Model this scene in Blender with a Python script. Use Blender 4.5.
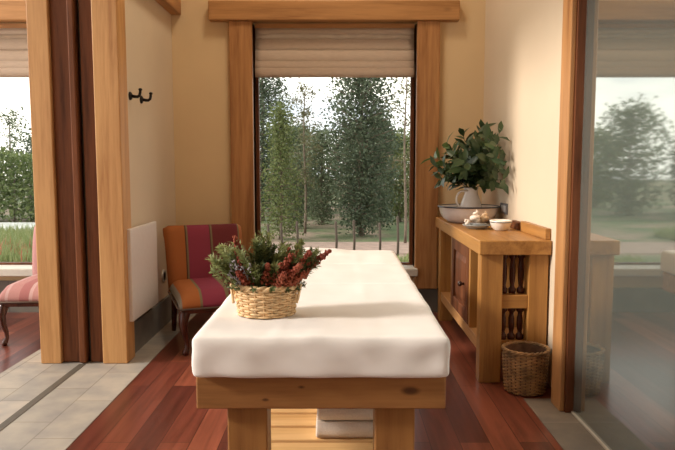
import bpy, bmesh, math, random
from mathutils import Vector, Matrix, noise
PI = math.pi
random.seed(7)
for o in list(bpy.data.objects): bpy.data.objects.remove(o)
S = bpy.context.scene
COL = S.collection

# ------------------------------------------------------------------ camera
cam_d = bpy.data.cameras.new('camera'); cam = bpy.data.objects.new('camera', cam_d); COL.objects.link(cam)
cam.location = (0, 0, 1.2)
cam.rotation_euler = (PI/2 - math.atan(60/650.), 0, 0)
cam_d.sensor_width = 36; cam_d.lens = 650/675*36
cam_d.shift_x = -2.5/675
cam_d.clip_start = .05; cam_d.clip_end = 400
S.camera = cam

# ------------------------------------------------------------------ light
S.view_settings.view_transform = 'Standard'; S.view_settings.look = 'None'
S.view_settings.exposure = 0.0; S.view_settings.gamma = 1.0
S.view_settings.use_curve_mapping = False
S.cycles.use_denoising = True
S.cycles.max_bounces = 10; S.cycles.diffuse_bounces = 6; S.cycles.transparent_max_bounces = 16
S.cycles.sample_clamp_indirect = 6

def build_world():
    w = bpy.data.worlds.new('sky'); S.world = w; w.use_nodes = True
    nt = w.node_tree; n = nt.nodes; l = nt.links; n.clear()
    out = n.new('ShaderNodeOutputWorld'); bg = n.new('ShaderNodeBackground')
    tc = n.new('ShaderNodeTexCoord'); mp = n.new('ShaderNodeMapping'); mp.inputs['Scale'].default_value = (1, 1, 3.2)
    ns = n.new('ShaderNodeTexNoise'); ns.inputs['Scale'].default_value = 3.0; ns.inputs['Detail'].default_value = 6
    r = n.new('ShaderNodeValToRGB')
    r.color_ramp.elements[0].position = .36; r.color_ramp.elements[0].color = (.42, .455, .51, 1)
    r.color_ramp.elements[1].position = .58; r.color_ramp.elements[1].color = (1.0, .95, .86, 1)
    l.new(tc.outputs['Generated'], mp.inputs[0]); l.new(mp.outputs[0], ns.inputs['Vector'])
    l.new(ns.outputs[0], r.inputs[0]); l.new(r.outputs[0], bg.inputs['Color'])
    bg.inputs['Strength'].default_value = 2.5
    l.new(bg.outputs[0], out.inputs[0])
build_world()

def sun(name, travel, energy, color, angle):
    d = bpy.data.lights.new(name, 'SUN'); d.energy = energy; d.color = color; d.angle = math.radians(angle)
    o = bpy.data.objects.new(name, d); COL.objects.link(o)
    o.rotation_euler = Vector(travel).to_track_quat('-Z', 'Y').to_euler(); o.location = (-8, 3, 4)
sun('sun', (1, .21, -.52), 3.7, (1, .90, .80), 9)

def area(name, loc, aim, sx, sy, power, color):
    d = bpy.data.lights.new(name, 'AREA'); d.shape = 'RECTANGLE'; d.size = sx; d.size_y = sy; d.energy = power; d.color = color
    o = bpy.data.objects.new(name, d); COL.objects.link(o); o.location = loc
    o.rotation_euler = (Vector(aim) - Vector(loc)).to_track_quat('-Z', 'Y').to_euler()
area('gallery_daylight', (-4.55, 1.6, 1.55), (0, 2.4, 1.5), 3.6, 2.6, 10, (1, .88, .74))
area('upper_wall_fill', (-.2, 4.0, 4.1), (-.2, 4.05, 0), .6, .6, 30, (1, .84, .64))  # added fill with no fitting behind it, lifts the upper walls
area('entrance_daylight', (-.3, -1.1, 1.7), (0, 3, 1.0), 2.4, 1.8, 4.5, (1, .85, .70))

# ------------------------------------------------------------------ node helpers
def new_mat(name):
    m = bpy.data.materials.new(name); m.use_nodes = True
    nt = m.node_tree; b = nt.nodes['Principled BSDF']
    return m, nt, b
def N(nt, t, **k):
    n = nt.nodes.new(t)
    for a, v in k.items():
        if hasattr(n, a): setattr(n, a, v)
        else: n.inputs[a.replace('_', ' ')].default_value = v
    return n
def ramp(nt, stops, interp='LINEAR'):
    r = nt.nodes.new('ShaderNodeValToRGB'); cr = r.color_ramp; cr.interpolation = interp
    while len(cr.elements) < len(stops): cr.elements.new(.5)
    for e, (p, c) in zip(cr.elements, stops):
        e.position = p; e.color = (*c, 1)
    return r
def bump(nt, b, src, strength, dist=.01):
    bp = N(nt, 'ShaderNodeBump'); bp.inputs['Strength'].default_value = strength; bp.inputs['Distance'].default_value = dist
    nt.links.new(src, bp.inputs['Height']); nt.links.new(bp.outputs[0], b.inputs['Normal'])

def plain(name, col, rough=.5, metal=0, noise_amt=.08, nscale=30, bumpk=0, spec=.5, trans=0):
    m, nt, b = new_mat(name)
    tc = N(nt, 'ShaderNodeTexCoord'); ns = N(nt, 'ShaderNodeTexNoise', Scale=nscale, Detail=4)
    nt.links.new(tc.outputs['Object'], ns.inputs['Vector'])
    lo = tuple(c*(1-noise_amt) for c in col); hi = tuple(min(1, c*(1+noise_amt)) for c in col)
    r = ramp(nt, [(.3, lo), (.7, hi)]); nt.links.new(ns.outputs[0], r.inputs[0])
    nt.links.new(r.outputs[0], b.inputs['Base Color'])
    b.inputs['Roughness'].default_value = rough; b.inputs['Metallic'].default_value = metal
    b.inputs['Specular IOR Level'].default_value = spec
    if bumpk: bump(nt, b, ns.outputs[0], bumpk)
    return m

def wood(name, light, dark, axis, rough=.5, grain=14, knots=(), spec=.4):
    """sawn timber: stretched noise and rings along one axis, optional knots in object space"""
    m, nt, b = new_mat(name); L = nt.links
    tc = N(nt, 'ShaderNodeTexCoord'); mp = N(nt, 'ShaderNodeMapping')
    sc = [1, 1, 1]; sc['XYZ'.index(axis)] = .07
    mp.inputs['Scale'].default_value = sc
    L.new(tc.outputs['Object'], mp.inputs[0])
    n1 = N(nt, 'ShaderNodeTexNoise', Scale=grain, Detail=5, Distortion=.6)
    n2 = N(nt, 'ShaderNodeTexNoise', Scale=grain*7, Detail=3)
    L.new(mp.outputs[0], n1.inputs['Vector']); L.new(mp.outputs[0], n2.inputs['Vector'])
    mx = N(nt, 'ShaderNodeMath', operation='MULTIPLY_ADD'); mx.inputs[1].default_value = .35
    L.new(n2.outputs[0], mx.inputs[0]); L.new(n1.outputs[0], mx.inputs[2])
    mid = tuple((a+c)/2 for a, c in zip(light, dark))
    r = ramp(nt, [(.48, dark), (.62, mid), (.82, light)]); L.new(mx.outputs[0], r.inputs[0])
    col = r.outputs[0]
    for (p, rad) in knots:
        v = N(nt, 'ShaderNodeVectorMath', operation='SUBTRACT'); v.inputs[1].default_value = p
        L.new(tc.outputs['Object'], v.inputs[0])
        s = N(nt, 'ShaderNodeVectorMath', operation='MULTIPLY')
        k = [1.5, 1.5, 1.5]; k['XYZ'.index(axis)] = .7; s.inputs[1].default_value = k
        L.new(v.outputs[0], s.inputs[0])
        ln = N(nt, 'ShaderNodeVectorMath', operation='LENGTH'); L.new(s.outputs[0], ln.inputs[0])
        jig = N(nt, 'ShaderNodeMath', operation='MULTIPLY_ADD'); jig.inputs[1].default_value = rad*.9
        L.new(n1.outputs[0], jig.inputs[0]); L.new(ln.outputs['Value'], jig.inputs[2])
        rr = ramp(nt, [(0, (1, 1, 1)), (min(1, rad*1.2), (.8, .8, .8)), (min(1, rad*2.0), (0, 0, 0))]); L.new(jig.outputs[0], rr.inputs[0])
        mix = N(nt, 'ShaderNodeMix', data_type='RGBA'); L.new(rr.outputs[0], mix.inputs[0])
        L.new(col, mix.inputs[6]); mix.inputs[7].default_value = (dark[0]*.25, dark[1]*.2, dark[2]*.2, 1)
        col = mix.outputs[2]
    L.new(col, b.inputs['Base Color'])
    b.inputs['Roughness'].default_value = rough; b.inputs['Specular IOR Level'].default_value = spec
    bump(nt, b, mx.outputs[0], .15, .004)
    return m

PINE_L, PINE_D = (.60, .33, .13), (.39, .18, .06)
M = {}
for ax in 'XYZ':
    M['pine'+ax] = wood('pine_'+ax, PINE_L, PINE_D, ax)
    M['oak'+ax] = wood('oak_'+ax, (.47, .232, .064), (.28, .12, .031), ax, rough=.42)
    M['frame'+ax] = wood('frame_'+ax, (.48, .24, .09), (.29, .125, .042), ax, rough=.5)
    M['mahog'+ax] = wood('mahogany_'+ax, (.19, .066, .026), (.075, .024, .009), ax, rough=.5, spec=.2)
M['slat'] = wood('pale_slat', (.86, .56, .25), (.66, .38, .14), 'X')
M['table_leg'] = wood('table_leg_wood', (.34, .16, .048), (.21, .088, .026), 'Z')
M['beam_front'] = wood('table_beam', (.36, .17, .055), (.21, .087, .027), 'X', knots=[((.273, -.001, .058), .016), ((-.17, 0, .03), .006), ((-.06, 0, .07), .005)])
M['header'] = wood('header_beam', (.48, .245, .09), (.29, .13, .042), 'X', knots=[((.88, -.06, .08), .03), ((.33, -.06, .07), .008), ((-.72, -.06, .1), .01)])
M['cab_leg'] = wood('turned_leg', (.09, .025, .015), (.035, .010, .006), 'Z', rough=.25)

def wall_mat(name, col):
    m, nt, b = new_mat(name)
    tc = N(nt, 'ShaderNodeTexCoord'); ns = N(nt, 'ShaderNodeTexNoise', Scale=2.2, Detail=3); n2 = N(nt, 'ShaderNodeTexNoise', Scale=90, Detail=3)
    nt.links.new(tc.outputs['Object'], ns.inputs['Vector']); nt.links.new(tc.outputs['Object'], n2.inputs['Vector'])
    r = ramp(nt, [(.3, tuple(c*.95 for c in col)), (.7, col)]); nt.links.new(ns.outputs[0], r.inputs[0])
    nt.links.new(r.outputs[0], b.inputs['Base Color']); b.inputs['Roughness'].default_value = .9
    b.inputs['Specular IOR Level'].default_value = .15
    bump(nt, b, n2.outputs[0], .08, .003)
    return m
M['plaster'] = wall_mat('cream_plaster', (.68, .565, .42))
M['plaster_bounce'] = wall_mat('warm_bounce_plaster', (.72, .54, .32))  # cream plaster with warm bounce light mixed into its colour
M['ceiling'] = wall_mat('ceiling_paint', (.80, .70, .55))

def floor_wood():
    m, nt, b = new_mat('jatoba_planks'); L = nt.links
    tc = N(nt, 'ShaderNodeTexCoord'); mp = N(nt, 'ShaderNodeMapping'); mp.inputs['Rotation'].default_value = (0, 0, PI/2)
    L.new(tc.outputs['Object'], mp.inputs[0])
    br = N(nt, 'ShaderNodeTexBrick', offset=.37, squash=1.0)
    br.inputs['Scale'].default_value = 1; br.inputs['Brick Width'].default_value = 1.15; br.inputs['Row Height'].default_value = .13
    br.inputs['Mortar Size'].default_value = .0018; br.inputs['Mortar Smooth'].default_value = .2
    br.inputs['Color1'].default_value = (0, 0, 0, 1); br.inputs['Color2'].default_value = (1, 1, 1, 1); br.inputs['Mortar'].default_value = (.5, .5, .5, 1)
    L.new(mp.outputs[0], br.inputs['Vector'])
    m2 = N(nt, 'ShaderNodeMapping'); m2.inputs['Scale'].default_value = (1, .06, 1); L.new(tc.outputs['Object'], m2.inputs[0])
    ns = N(nt, 'ShaderNodeTexNoise', Scale=30, Detail=5, Distortion=.5); L.new(m2.outputs[0], ns.inputs['Vector'])
    r1 = ramp(nt, [(0, (.10, .026, .018)), (.5, (.19, .052, .032)), (1, (.30, .092, .052))]); L.new(br.outputs['Color'], r1.inputs[0])
    r2 = ramp(nt, [(.3, (.62, .58, .56)), (.7, (1.15, 1.1, 1.1))]); L.new(ns.outputs[0], r2.inputs[0])
    mu = N(nt, 'ShaderNodeMix', data_type='RGBA', blend_type='MULTIPLY'); mu.inputs[0].default_value = 1
    L.new(r1.outputs[0], mu.inputs[6]); L.new(r2.outputs[0], mu.inputs[7])
    mm = N(nt, 'ShaderNodeMix', data_type='RGBA'); L.new(br.outputs['Fac'], mm.inputs[0]); L.new(mu.outputs[2], mm.inputs[6]); mm.inputs[7].default_value = (.03, .008, .006, 1)
    L.new(mm.outputs[2], b.inputs['Base Color'])
    b.inputs['Roughness'].default_value = .28; b.inputs['Specular IOR Level'].default_value = .5
    bump(nt, b, ns.outputs[0], .06, .003)
    return m
M['floor'] = floor_wood()

def tile_mat(name, c1, c2, grout, w, h, offs=.5, rough=.55, rot=0, loc=(0, 0, 0)):
    m, nt, b = new_mat(name); L = nt.links
    tc = N(nt, 'ShaderNodeTexCoord'); mp = N(nt, 'ShaderNodeMapping'); mp.inputs['Rotation'].default_value = rot if rot else (0, 0, 0); mp.inputs['Location'].default_value = loc
    L.new(tc.outputs['Object'], mp.inputs[0])
    br = N(nt, 'ShaderNodeTexBrick', offset=offs)
    br.inputs['Scale'].default_value = 1; br.inputs['Brick Width'].default_value = w; br.inputs['Row Height'].default_value = h
    br.inputs['Mortar Size'].default_value = .004; br.inputs['Mortar Smooth'].default_value = .3
    br.inputs['Color1'].default_value = (*c1, 1); br.inputs['Color2'].default_value = (*c2, 1); br.inputs['Mortar'].default_value = (*grout, 1)
    L.new(mp.outputs[0], br.inputs['Vector'])
    ns = N(nt, 'ShaderNodeTexNoise', Scale=7, Detail=6); L.new(tc.outputs['Object'], ns.inputs['Vector'])
    r2 = ramp(nt, [(.3, (.74, .75, .78)), (.7, (1.1, 1.07, 1.0))]); L.new(ns.outputs[0], r2.inputs[0])
    mu = N(nt, 'ShaderNodeMix', data_type='RGBA', blend_type='MULTIPLY'); mu.inputs[0].default_value = 1
    L.new(br.outputs['Color'], mu.inputs[6]); L.new(r2.outputs[0], mu.inputs[7])
    L.new(mu.outputs[2], b.inputs['Base Color']); b.inputs['Roughness'].default_value = rough
    bump(nt, b, ns.outputs[0], .1, .004)
    return m
M['tile'] = tile_mat('stone_tile', (.34, .32, .29), (.46, .42, .37), (.27, .245, .21), .46, .19, .4, rot=(0, 0, PI/2), loc=(0, .02, 0))
M['tile_shaded'] = tile_mat('shaded_brown_tile', (.25, .215, .18), (.31, .26, .215), (.36, .31, .26), .42, .30, .4, rot=(0, 0, PI/2))  # brownish stone, colour also darkened for the shade on the right side
M['base_tile'] = tile_mat('slate_skirting', (.13, .115, .095), (.17, .155, .13), (.10, .09, .08), .3, .4, 0)
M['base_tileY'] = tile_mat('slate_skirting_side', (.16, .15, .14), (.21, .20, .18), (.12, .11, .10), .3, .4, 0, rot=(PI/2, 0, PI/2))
M['white_metal'] = plain('white_enamel_metal', (.74, .70, .66), .35, noise_amt=.02)
M['sill'] = plain('painted_sill', (.66, .63, .56), .5, noise_amt=.05)
M['iron'] = plain('black_iron', (.02, .017, .015), .45, .6)
M['sheet'] = plain('white_cotton', (.84, .815, .785), .9, noise_amt=.03, nscale=6, bumpk=.05, spec=.1)
M['towel'] = plain('white_towelling', (.74, .66, .57), .95, noise_amt=.05, nscale=160, bumpk=.35, spec=.1)
M['enamel'] = plain('cream_enamel', (.80, .73, .68), .22, noise_amt=.02)
M['enamel_rim'] = plain('navy_enamel_rim', (.035, .04, .055), .3)
M['ceramic'] = plain('white_ceramic', (.82, .77, .68), .25, noise_amt=.02)
M['greydish'] = plain('grey_glazed_dish', (.34, .35, .34), .35)
M['shell'] = plain('pale_shell', (.80, .70, .60), .45, noise_amt=.12, nscale=60)
M['shell2'] = plain('tan_shell', (.66, .48, .30), .5, noise_amt=.2, nscale=60)
M['straw'] = plain('pale_straw', (.72, .50, .27), .6, noise_amt=.25, nscale=45)
M['straw2'] = plain('straw_stake', (.62, .40, .20), .6, noise_amt=.2, nscale=45)
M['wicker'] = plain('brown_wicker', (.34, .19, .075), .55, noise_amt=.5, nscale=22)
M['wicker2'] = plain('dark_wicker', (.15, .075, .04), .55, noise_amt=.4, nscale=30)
M['soil'] = plain('dark_moss', (.03, .03, .015), .95, noise_amt=.4)
M['brass'] = plain('dark_knob', (.05, .025, .018), .25)
M['switchframe'] = plain('steel_plate', (.16, .17, .19), .35, .3)
M['switchface'] = plain('pale_insert', (.62, .63, .62), .4)
M['plasticw'] = plain('white_plastic', (.68, .62, .54), .4)
M['rubber'] = plain('dark_channel', (.10, .085, .065), .6)

def leaf_mat(name, c1, c2, rough=.45, trans=.25):
    m, nt, b = new_mat(name); L = nt.links
    tc = N(nt, 'ShaderNodeTexCoord'); ns = N(nt, 'ShaderNodeTexNoise', Scale=9, Detail=2); L.new(tc.outputs['Object'], ns.inputs['Vector'])
    r = ramp(nt, [(.35, c1), (.65, c2)]); L.new(ns.outputs[0], r.inputs[0]); L.new(r.outputs[0], b.inputs['Base Color'])
    b.inputs['Roughness'].default_value = rough
    tr = N(nt, 'ShaderNodeBsdfTranslucent'); L.new(r.outputs[0], tr.inputs['Color'])
    mx = N(nt, 'ShaderNodeMixShader'); mx.inputs[0].default_value = trans
    out = nt.nodes['Material Output']; L.new(b.outputs[0], mx.inputs[1]); L.new(tr.outputs[0], mx.inputs[2]); L.new(mx.outputs[0], out.inputs[0])
    return m
M['leaf'] = leaf_mat('glossy_dark_leaf', (.030, .060, .025), (.065, .11, .04), .35, .15)
M['leaf_young'] = leaf_mat('young_leaf', (.11, .19, .06), (.16, .24, .08), .4, .3)
M['sprig'] = leaf_mat('rosemary_green', (.17, .20, .06), (.29, .32, .12), .6)
M['sprig_dark'] = leaf_mat('deep_sprig_green', (.07, .10, .03), (.13, .17, .06), .6)
M['redflower'] = leaf_mat('rust_red_bloom', (.30, .055, .03), (.44, .12, .06), .7)
M['lilac'] = leaf_mat('pale_lilac_bloom', (.50, .46, .52), (.62, .58, .62), .7)
M['stem'] = plain('green_stem', (.10, .10, .045), .6)
M['bark'] = plain('grey_bark', (.17, .13, .10), .9, noise_amt=.3, nscale=12)
M['tree_a'] = leaf_mat('cypress_green', (.065, .095, .058), (.13, .165, .10), .7, .3)
M['tree_b'] = leaf_mat('yellow_green', (.11, .15, .05), (.20, .23, .085), .7, .35)
M['tree_c'] = leaf_mat('grey_green', (.105, .14, .08), (.19, .225, .13), .7, .35)
M['tree_d'] = leaf_mat('sparse_olive', (.12, .12, .06), (.20, .19, .10), .7, .4)
M['hedge'] = leaf_mat('hedge_green', (.09, .14, .045), (.19, .23, .08), .7, .35)
M['grass'] = leaf_mat('grass_green', (.20, .27, .10), (.34, .36, .16), .7, .3)
M['grassred'] = leaf_mat('red_meadow_bloom', (.42, .13, .08), (.55, .22, .14), .7, .3)
M['stake'] = plain('weathered_stake', (.10, .075, .06), .9)

def ground_mat():
    m, nt, b = new_mat('garden_soil'); L = nt.links
    tc = N(nt, 'ShaderNodeTexCoord'); ns = N(nt, 'ShaderNodeTexNoise', Scale=.9, Detail=6); n2 = N(nt, 'ShaderNodeTexNoise', Scale=9, Detail=4)
    L.new(tc.outputs['Object'], ns.inputs['Vector']); L.new(tc.outputs['Object'], n2.inputs['Vector'])
    r = ramp(nt, [(.36, (.08, .12, .045)), (.5, (.14, .15, .075)), (.62, (.26, .195, .14))]); L.new(ns.outputs[0], r.inputs[0])
    r2 = ramp(nt, [(.3, (.7, .7, .7)), (.7, (1.15, 1.15, 1.15))]); L.new(n2.outputs[0], r2.inputs[0])
    mu = N(nt, 'ShaderNodeMix', data_type='RGBA', blend_type='MULTIPLY'); mu.inputs[0].default_value = 1
    L.new(r.outputs[0], mu.inputs[6]); L.new(r2.outputs[0], mu.inputs[7]); L.new(mu.outputs[2], b.inputs['Base Color'])
    b.inputs['Roughness'].default_value = .95
    return m
M['ground'] = ground_mat()
M['path'] = plain('pink_gravel', (.30, .215, .175), .95, noise_amt=.2, nscale=5)
M['palepath'] = plain('pale_gravel', (.56, .58, .56), .9, noise_amt=.12, nscale=3)

def glass_mat():
    m, nt, b = new_mat('clear_pane'); L = nt.links
    t = N(nt, 'ShaderNodeBsdfTransparent'); t.inputs[0].default_value = (.95, .96, .95, 1)
    g = N(nt, 'ShaderNodeBsdfGlossy'); g.inputs['Roughness'].default_value = .01
    fr = N(nt, 'ShaderNodeFresnel', IOR=1.12)
    mx = N(nt, 'ShaderNodeMixShader'); L.new(fr.outputs[0], mx.inputs[0]); L.new(t.outputs[0], mx.inputs[1]); L.new(g.outputs[0], mx.inputs[2])
    L.new(mx.outputs[0], nt.nodes['Material Output'].inputs[0])
    return m
M['glass'] = glass_mat()
def frosted_mat():
    m, nt, b = new_mat('smoky_mirror_glass'); L = nt.links
    d = N(nt, 'ShaderNodeBsdfDiffuse'); d.inputs['Color'].default_value = (.13, .15, .135, 1)
    g = N(nt, 'ShaderNodeBsdfGlossy'); g.inputs['Roughness'].default_value = .035; g.inputs['Color'].default_value = (.86, .90, .88, 1)
    mx = N(nt, 'ShaderNodeMixShader'); mx.inputs[0].default_value = .50
    L.new(d.outputs[0], mx.inputs[1]); L.new(g.outputs[0], mx.inputs[2])
    L.new(mx.outputs[0], nt.nodes['Material Output'].inputs[0])
    return m
M['frosted'] = frosted_mat()
def blind_mat():
    m, nt, b = new_mat('linen_blind'); L = nt.links
    tc = N(nt, 'ShaderNodeTexCoord'); mp = N(nt, 'ShaderNodeMapping'); mp.inputs['Scale'].default_value = (1, 1, 12); L.new(tc.outputs['Object'], mp.inputs[0])
    ns = N(nt, 'ShaderNodeTexNoise', Scale=25, Detail=4); L.new(mp.outputs[0], ns.inputs['Vector'])
    r = ramp(nt, [(.3, (.64, .52, .42)), (.7, (.73, .60, .49))]); L.new(ns.outputs[0], r.inputs[0]); L.new(r.outputs[0], b.inputs['Base Color'])
    b.inputs['Roughness'].default_value = .9
    tr = N(nt, 'ShaderNodeBsdfTranslucent'); L.new(r.outputs[0], tr.inputs['Color'])
    mx = N(nt, 'ShaderNodeMixShader'); mx.inputs[0].default_value = .45
    L.new(b.outputs[0], mx.inputs[1]); L.new(tr.outputs[0], mx.inputs[2]); L.new(mx.outputs[0], nt.nodes['Material Output'].inputs[0])
    return m
M['blind'] = blind_mat()

M['sheer'] = leaf_mat('sheer_linen', (.66, .54, .44), (.74, .61, .50), .9, .7)

def stripes(name, stops, span, ribs=90):
    """woven stripes across local X; span = (xmin, xmax)"""
    m, nt, b = new_mat(name); L = nt.links
    tc = N(nt, 'ShaderNodeTexCoord'); sp = N(nt, 'ShaderNodeSeparateXYZ'); L.new(tc.outputs['Object'], sp.inputs[0])
    mr = N(nt, 'ShaderNodeMapRange'); mr.inputs[1].default_value = span[0]; mr.inputs[2].default_value = span[1]; L.new(sp.outputs[0], mr.inputs[0])
    r = ramp(nt, stops, 'CONSTANT'); L.new(mr.outputs[0], r.inputs[0])
    wv = N(nt, 'ShaderNodeTexWave', wave_type='BANDS', bands_direction='X', Scale=ribs, Distortion=.3); L.new(tc.outputs['Object'], wv.inputs['Vector'])
    ns = N(nt, 'ShaderNodeTexNoise', Scale=120, Detail=2); L.new(tc.outputs['Object'], ns.inputs['Vector'])
    ml = N(nt, 'ShaderNodeMath', operation='MULTIPLY_ADD'); L.new(wv.outputs['Fac'], ml.inputs[0]); ml.inputs[1].default_value = .35; ml.inputs[2].default_value = .75
    mu = N(nt, 'ShaderNodeMix', data_type='RGBA', blend_type='MULTIPLY'); mu.inputs[0].default_value = 1
    L.new(r.outputs[0], mu.inputs[6]); L.new(ml.outputs[0], mu.inputs[7]); L.new(mu.outputs[2], b.inputs['Base Color'])
    b.inputs['Roughness'].default_value = .9; b.inputs['Specular IOR Level'].default_value = .1
    bump(nt, b, ns.outputs[0], .2, .003)
    return m
OR, OL, MG, WN, GR = (.38, .13, .042), (.20, .16, .09), (.27, .048, .08), (.16, .035, .04), (.24, .21, .17)
M['stripe_back'] = stripes('striped_back', [(0, OR), (.25, (.10, .05, .03)), (.262, OL), (.285, MG), (.56, (.10, .05, .04)), (.572, OL), (.595, WN), (.93, OL), (.95, OR)], (-.28, .28))
M['stripe_seat'] = stripes('striped_seat', [(0, GR), (.075, OR), (.27, OL), (.30, MG), (.56, OL), (.60, WN), (.93, GR)], (-.285, .285))
PK, PL = (.46, .24, .23), (.54, .36, .35)
M['pink_seat'] = stripes('pink_striped_seat', [(0, PK), (.16, PL), (.2, PK), (.36, (.38, .16, .16)), (.5, PL), (.55, PK), (.75, PL), (.8, PK)], (-.285, .285))
M['piping'] = plain('dark_piping', (.10, .06, .04), .8)

# ------------------------------------------------------------------ mesh helpers
class MB:
    def __init__(s): s.v = []; s.f = []; s.sm = []
    def add(s, vs, fs, smooth=False):
        o = len(s.v); s.v += [tuple(v) for v in vs]; s.f += [tuple(i+o for i in f) for f in fs]; s.sm += [smooth]*len(fs)
        return s
    def box(s, x0, x1, y0, y1, z0, z1):
        return s.add([(x0, y0, z0), (x1, y0, z0), (x1, y1, z0), (x0, y1, z0), (x0, y0, z1), (x1, y0, z1), (x1, y1, z1), (x0, y1, z1)],
                     [(3, 2, 1, 0), (4, 5, 6, 7), (0, 1, 5, 4), (1, 2, 6, 5), (2, 3, 7, 6), (3, 0, 4, 7)])
    def lathe(s, prof, c=(0, 0, 0), n=32, smooth=True, sx=1, sy=1, cap=True):
        vs = []; fs = []
        for (r, z) in prof:
            for k in range(n):
                a = 2*PI*k/n; vs.append((c[0]+r*sx*math.cos(a), c[1]+r*sy*math.sin(a), c[2]+z))
        for i in range(len(prof)-1):
            for k in range(n):
                k2 = (k+1) % n; fs.append((i*n+k, i*n+k2, (i+1)*n+k2, (i+1)*n+k))
        if cap and prof[0][0] > 1e-5: fs.append(tuple(range(n-1, -1, -1)))
        if cap and prof[-1][0] > 1e-5: fs.append(tuple((len(prof)-1)*n+k for k in range(n)))
        return s.add(vs, fs, smooth)
    def tube(s, pts, rad, n=6, closed=False, caps=True):
        pts = [Vector(p) for p in pts]; m = len(pts); vs = []; fs = []
        rf = rad if callable(rad) else (lambda t: rad)
        prev = None
        for i, p in enumerate(pts):
            if closed: t = pts[(i+1) % m] - pts[i-1]
            else: t = pts[min(i+1, m-1)] - pts[max(i-1, 0)]
            t = t.normalized() if t.length > 1e-9 else Vector((0, 0, 1))
            if prev is None:
                up = Vector((0, 0, 1)) if abs(t.z) < .9 else Vector((1, 0, 0)); a = t.cross(up).normalized()
            else:
                a = prev - t*prev.dot(t); a = a.normalized() if a.length > 1e-6 else t.orthogonal().normalized()
            prev = a; b = t.cross(a); r = rf(i/max(1, m-1))
            for k in range(n):
                q = 2*PI*k/n; vs.append(p + a*(r*math.cos(q)) + b*(r*math.sin(q)))
        for i in range(m if closed else m-1):
            j = (i+1) % m
            for k in range(n):
                k2 = (k+1) % n; fs.append((i*n+k, i*n+k2, j*n+k2, j*n+k))
        if caps and not closed:
            fs.append(tuple(range(n-1, -1, -1))); fs.append(tuple((m-1)*n+k for k in range(n)))
        return s.add(vs, fs, True)
    def ball(s, c, r, n=8, m=5, sc=(1, 1, 1)):
        vs = [(c[0], c[1], c[2]-r*sc[2])]; fs = []
        for i in range(1, m):
            t = -PI/2 + PI*i/m
            for k in range(n):
                a = 2*PI*k/n; vs.append((c[0]+r*sc[0]*math.cos(t)*math.cos(a), c[1]+r*sc[1]*math.cos(t)*math.sin(a), c[2]+r*sc[2]*math.sin(t)))
        vs.append((c[0], c[1], c[2]+r*sc[2])); top = len(vs)-1
        for k in range(n): fs.append((0, 1+(k+1) % n, 1+k))
        for i in range(m-2):
            for k in range(n):
                a = 1+i*n; b = a+n; k2 = (k+1) % n; fs.append((a+k, a+k2, b+k2, b+k))
        a = 1+(m-2)*n
        for k in range(n): fs.append((a+k, a+(k+1) % n, top))
        return s.add(vs, fs, True)
    def leaf(s, base, d, nrm, L, W, curl=.15):
        d = d.normalized(); w = d.cross(nrm); w = w.normalized() if w.length > 1e-6 else d.orthogonal().normalized(); n = w.cross(d)
        b = base
        pts = [b, b+d*L*.3+w*W*.42-n*curl*L*.05, b+d*L*.62+w*W*.5-n*curl*L*.2, b+d*L-n*curl*L, b+d*L*.62-w*W*.5-n*curl*L*.2, b+d*L*.3-w*W*.42-n*curl*L*.05,
               b+d*L*.3+n*W*-.12, b+d*L*.62-n*(W*.12+curl*L*.25)]
        return s.add(pts, [(0, 1, 6), (1, 2, 7, 6), (2, 3, 7), (3, 4, 7), (4, 5, 6, 7), (5, 0, 6)], True)
    def build(s, name, mat, parent=None, origin=None, bevel=0, subsurf=0, seg=2):
        me = bpy.data.meshes.new(name)
        po = Vector(parent_loc(parent)) if parent is not None else Vector((0, 0, 0))
        og = Vector(origin) if origin is not None else po
        me.from_pydata([tuple(Vector(v)-og) for v in s.v], [], s.f)
        me.polygons.foreach_set('use_smooth', s.sm)
        me.materials.append(mat); me.update()
        o = bpy.data.objects.new(name, me); COL.objects.link(o)
        o.location = og - po
        if parent is not None: o.parent = parent
        if bevel:
            b = o.modifiers.new('bevel', 'BEVEL'); b.width = bevel; b.segments = seg; b.limit_method = 'ANGLE'; b.angle_limit = math.radians(40)
        if subsurf:
            ss = o.modifiers.new('subsurf', 'SUBSURF'); ss.levels = subsurf; ss.render_levels = subsurf
        return o
LOC = {}
def parent_loc(p):
    return LOC.get(p.name, Vector((0, 0, 0)))
def tag(o, label, cat, group=None, kind=None):
    o['label'] = label; o['category'] = cat
    if group: o['group'] = group
    if kind: o['kind'] = kind
    return o
def thing(name, loc, label, cat, group=None, rz=0):
    o = bpy.data.objects.new(name, None); COL.objects.link(o); o.empty_display_size = .05
    o.location = loc; o.rotation_euler = (0, 0, rz); LOC[o.name] = Vector(loc)
    return tag(o, label, cat, group)
def lthing(name, label, cat, group=None):
    """thing built in its own local coordinates, placed afterwards"""
    o = bpy.data.objects.new(name, None); COL.objects.link(o); o.empty_display_size = .05; LOC[o.name] = Vector((0, 0, 0))
    return tag(o, label, cat, group)
def struct(name, mb, mat, label=None, cat=None, parent=None, bevel=0):
    o = mb.build(name, mat, parent, origin=None, bevel=bevel)
    o['kind'] = 'structure'
    if label: o['label'] = label; o['category'] = cat
    return o
def sroot(name, loc, label, cat):
    o = bpy.data.objects.new(name, None); COL.objects.link(o); o.location = loc; LOC[o.name] = Vector(loc); o.empty_display_size = .05
    o['kind'] = 'structure'; o['label'] = label; o['category'] = cat
    return o
def bx(*a): return MB().box(*a)

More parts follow.
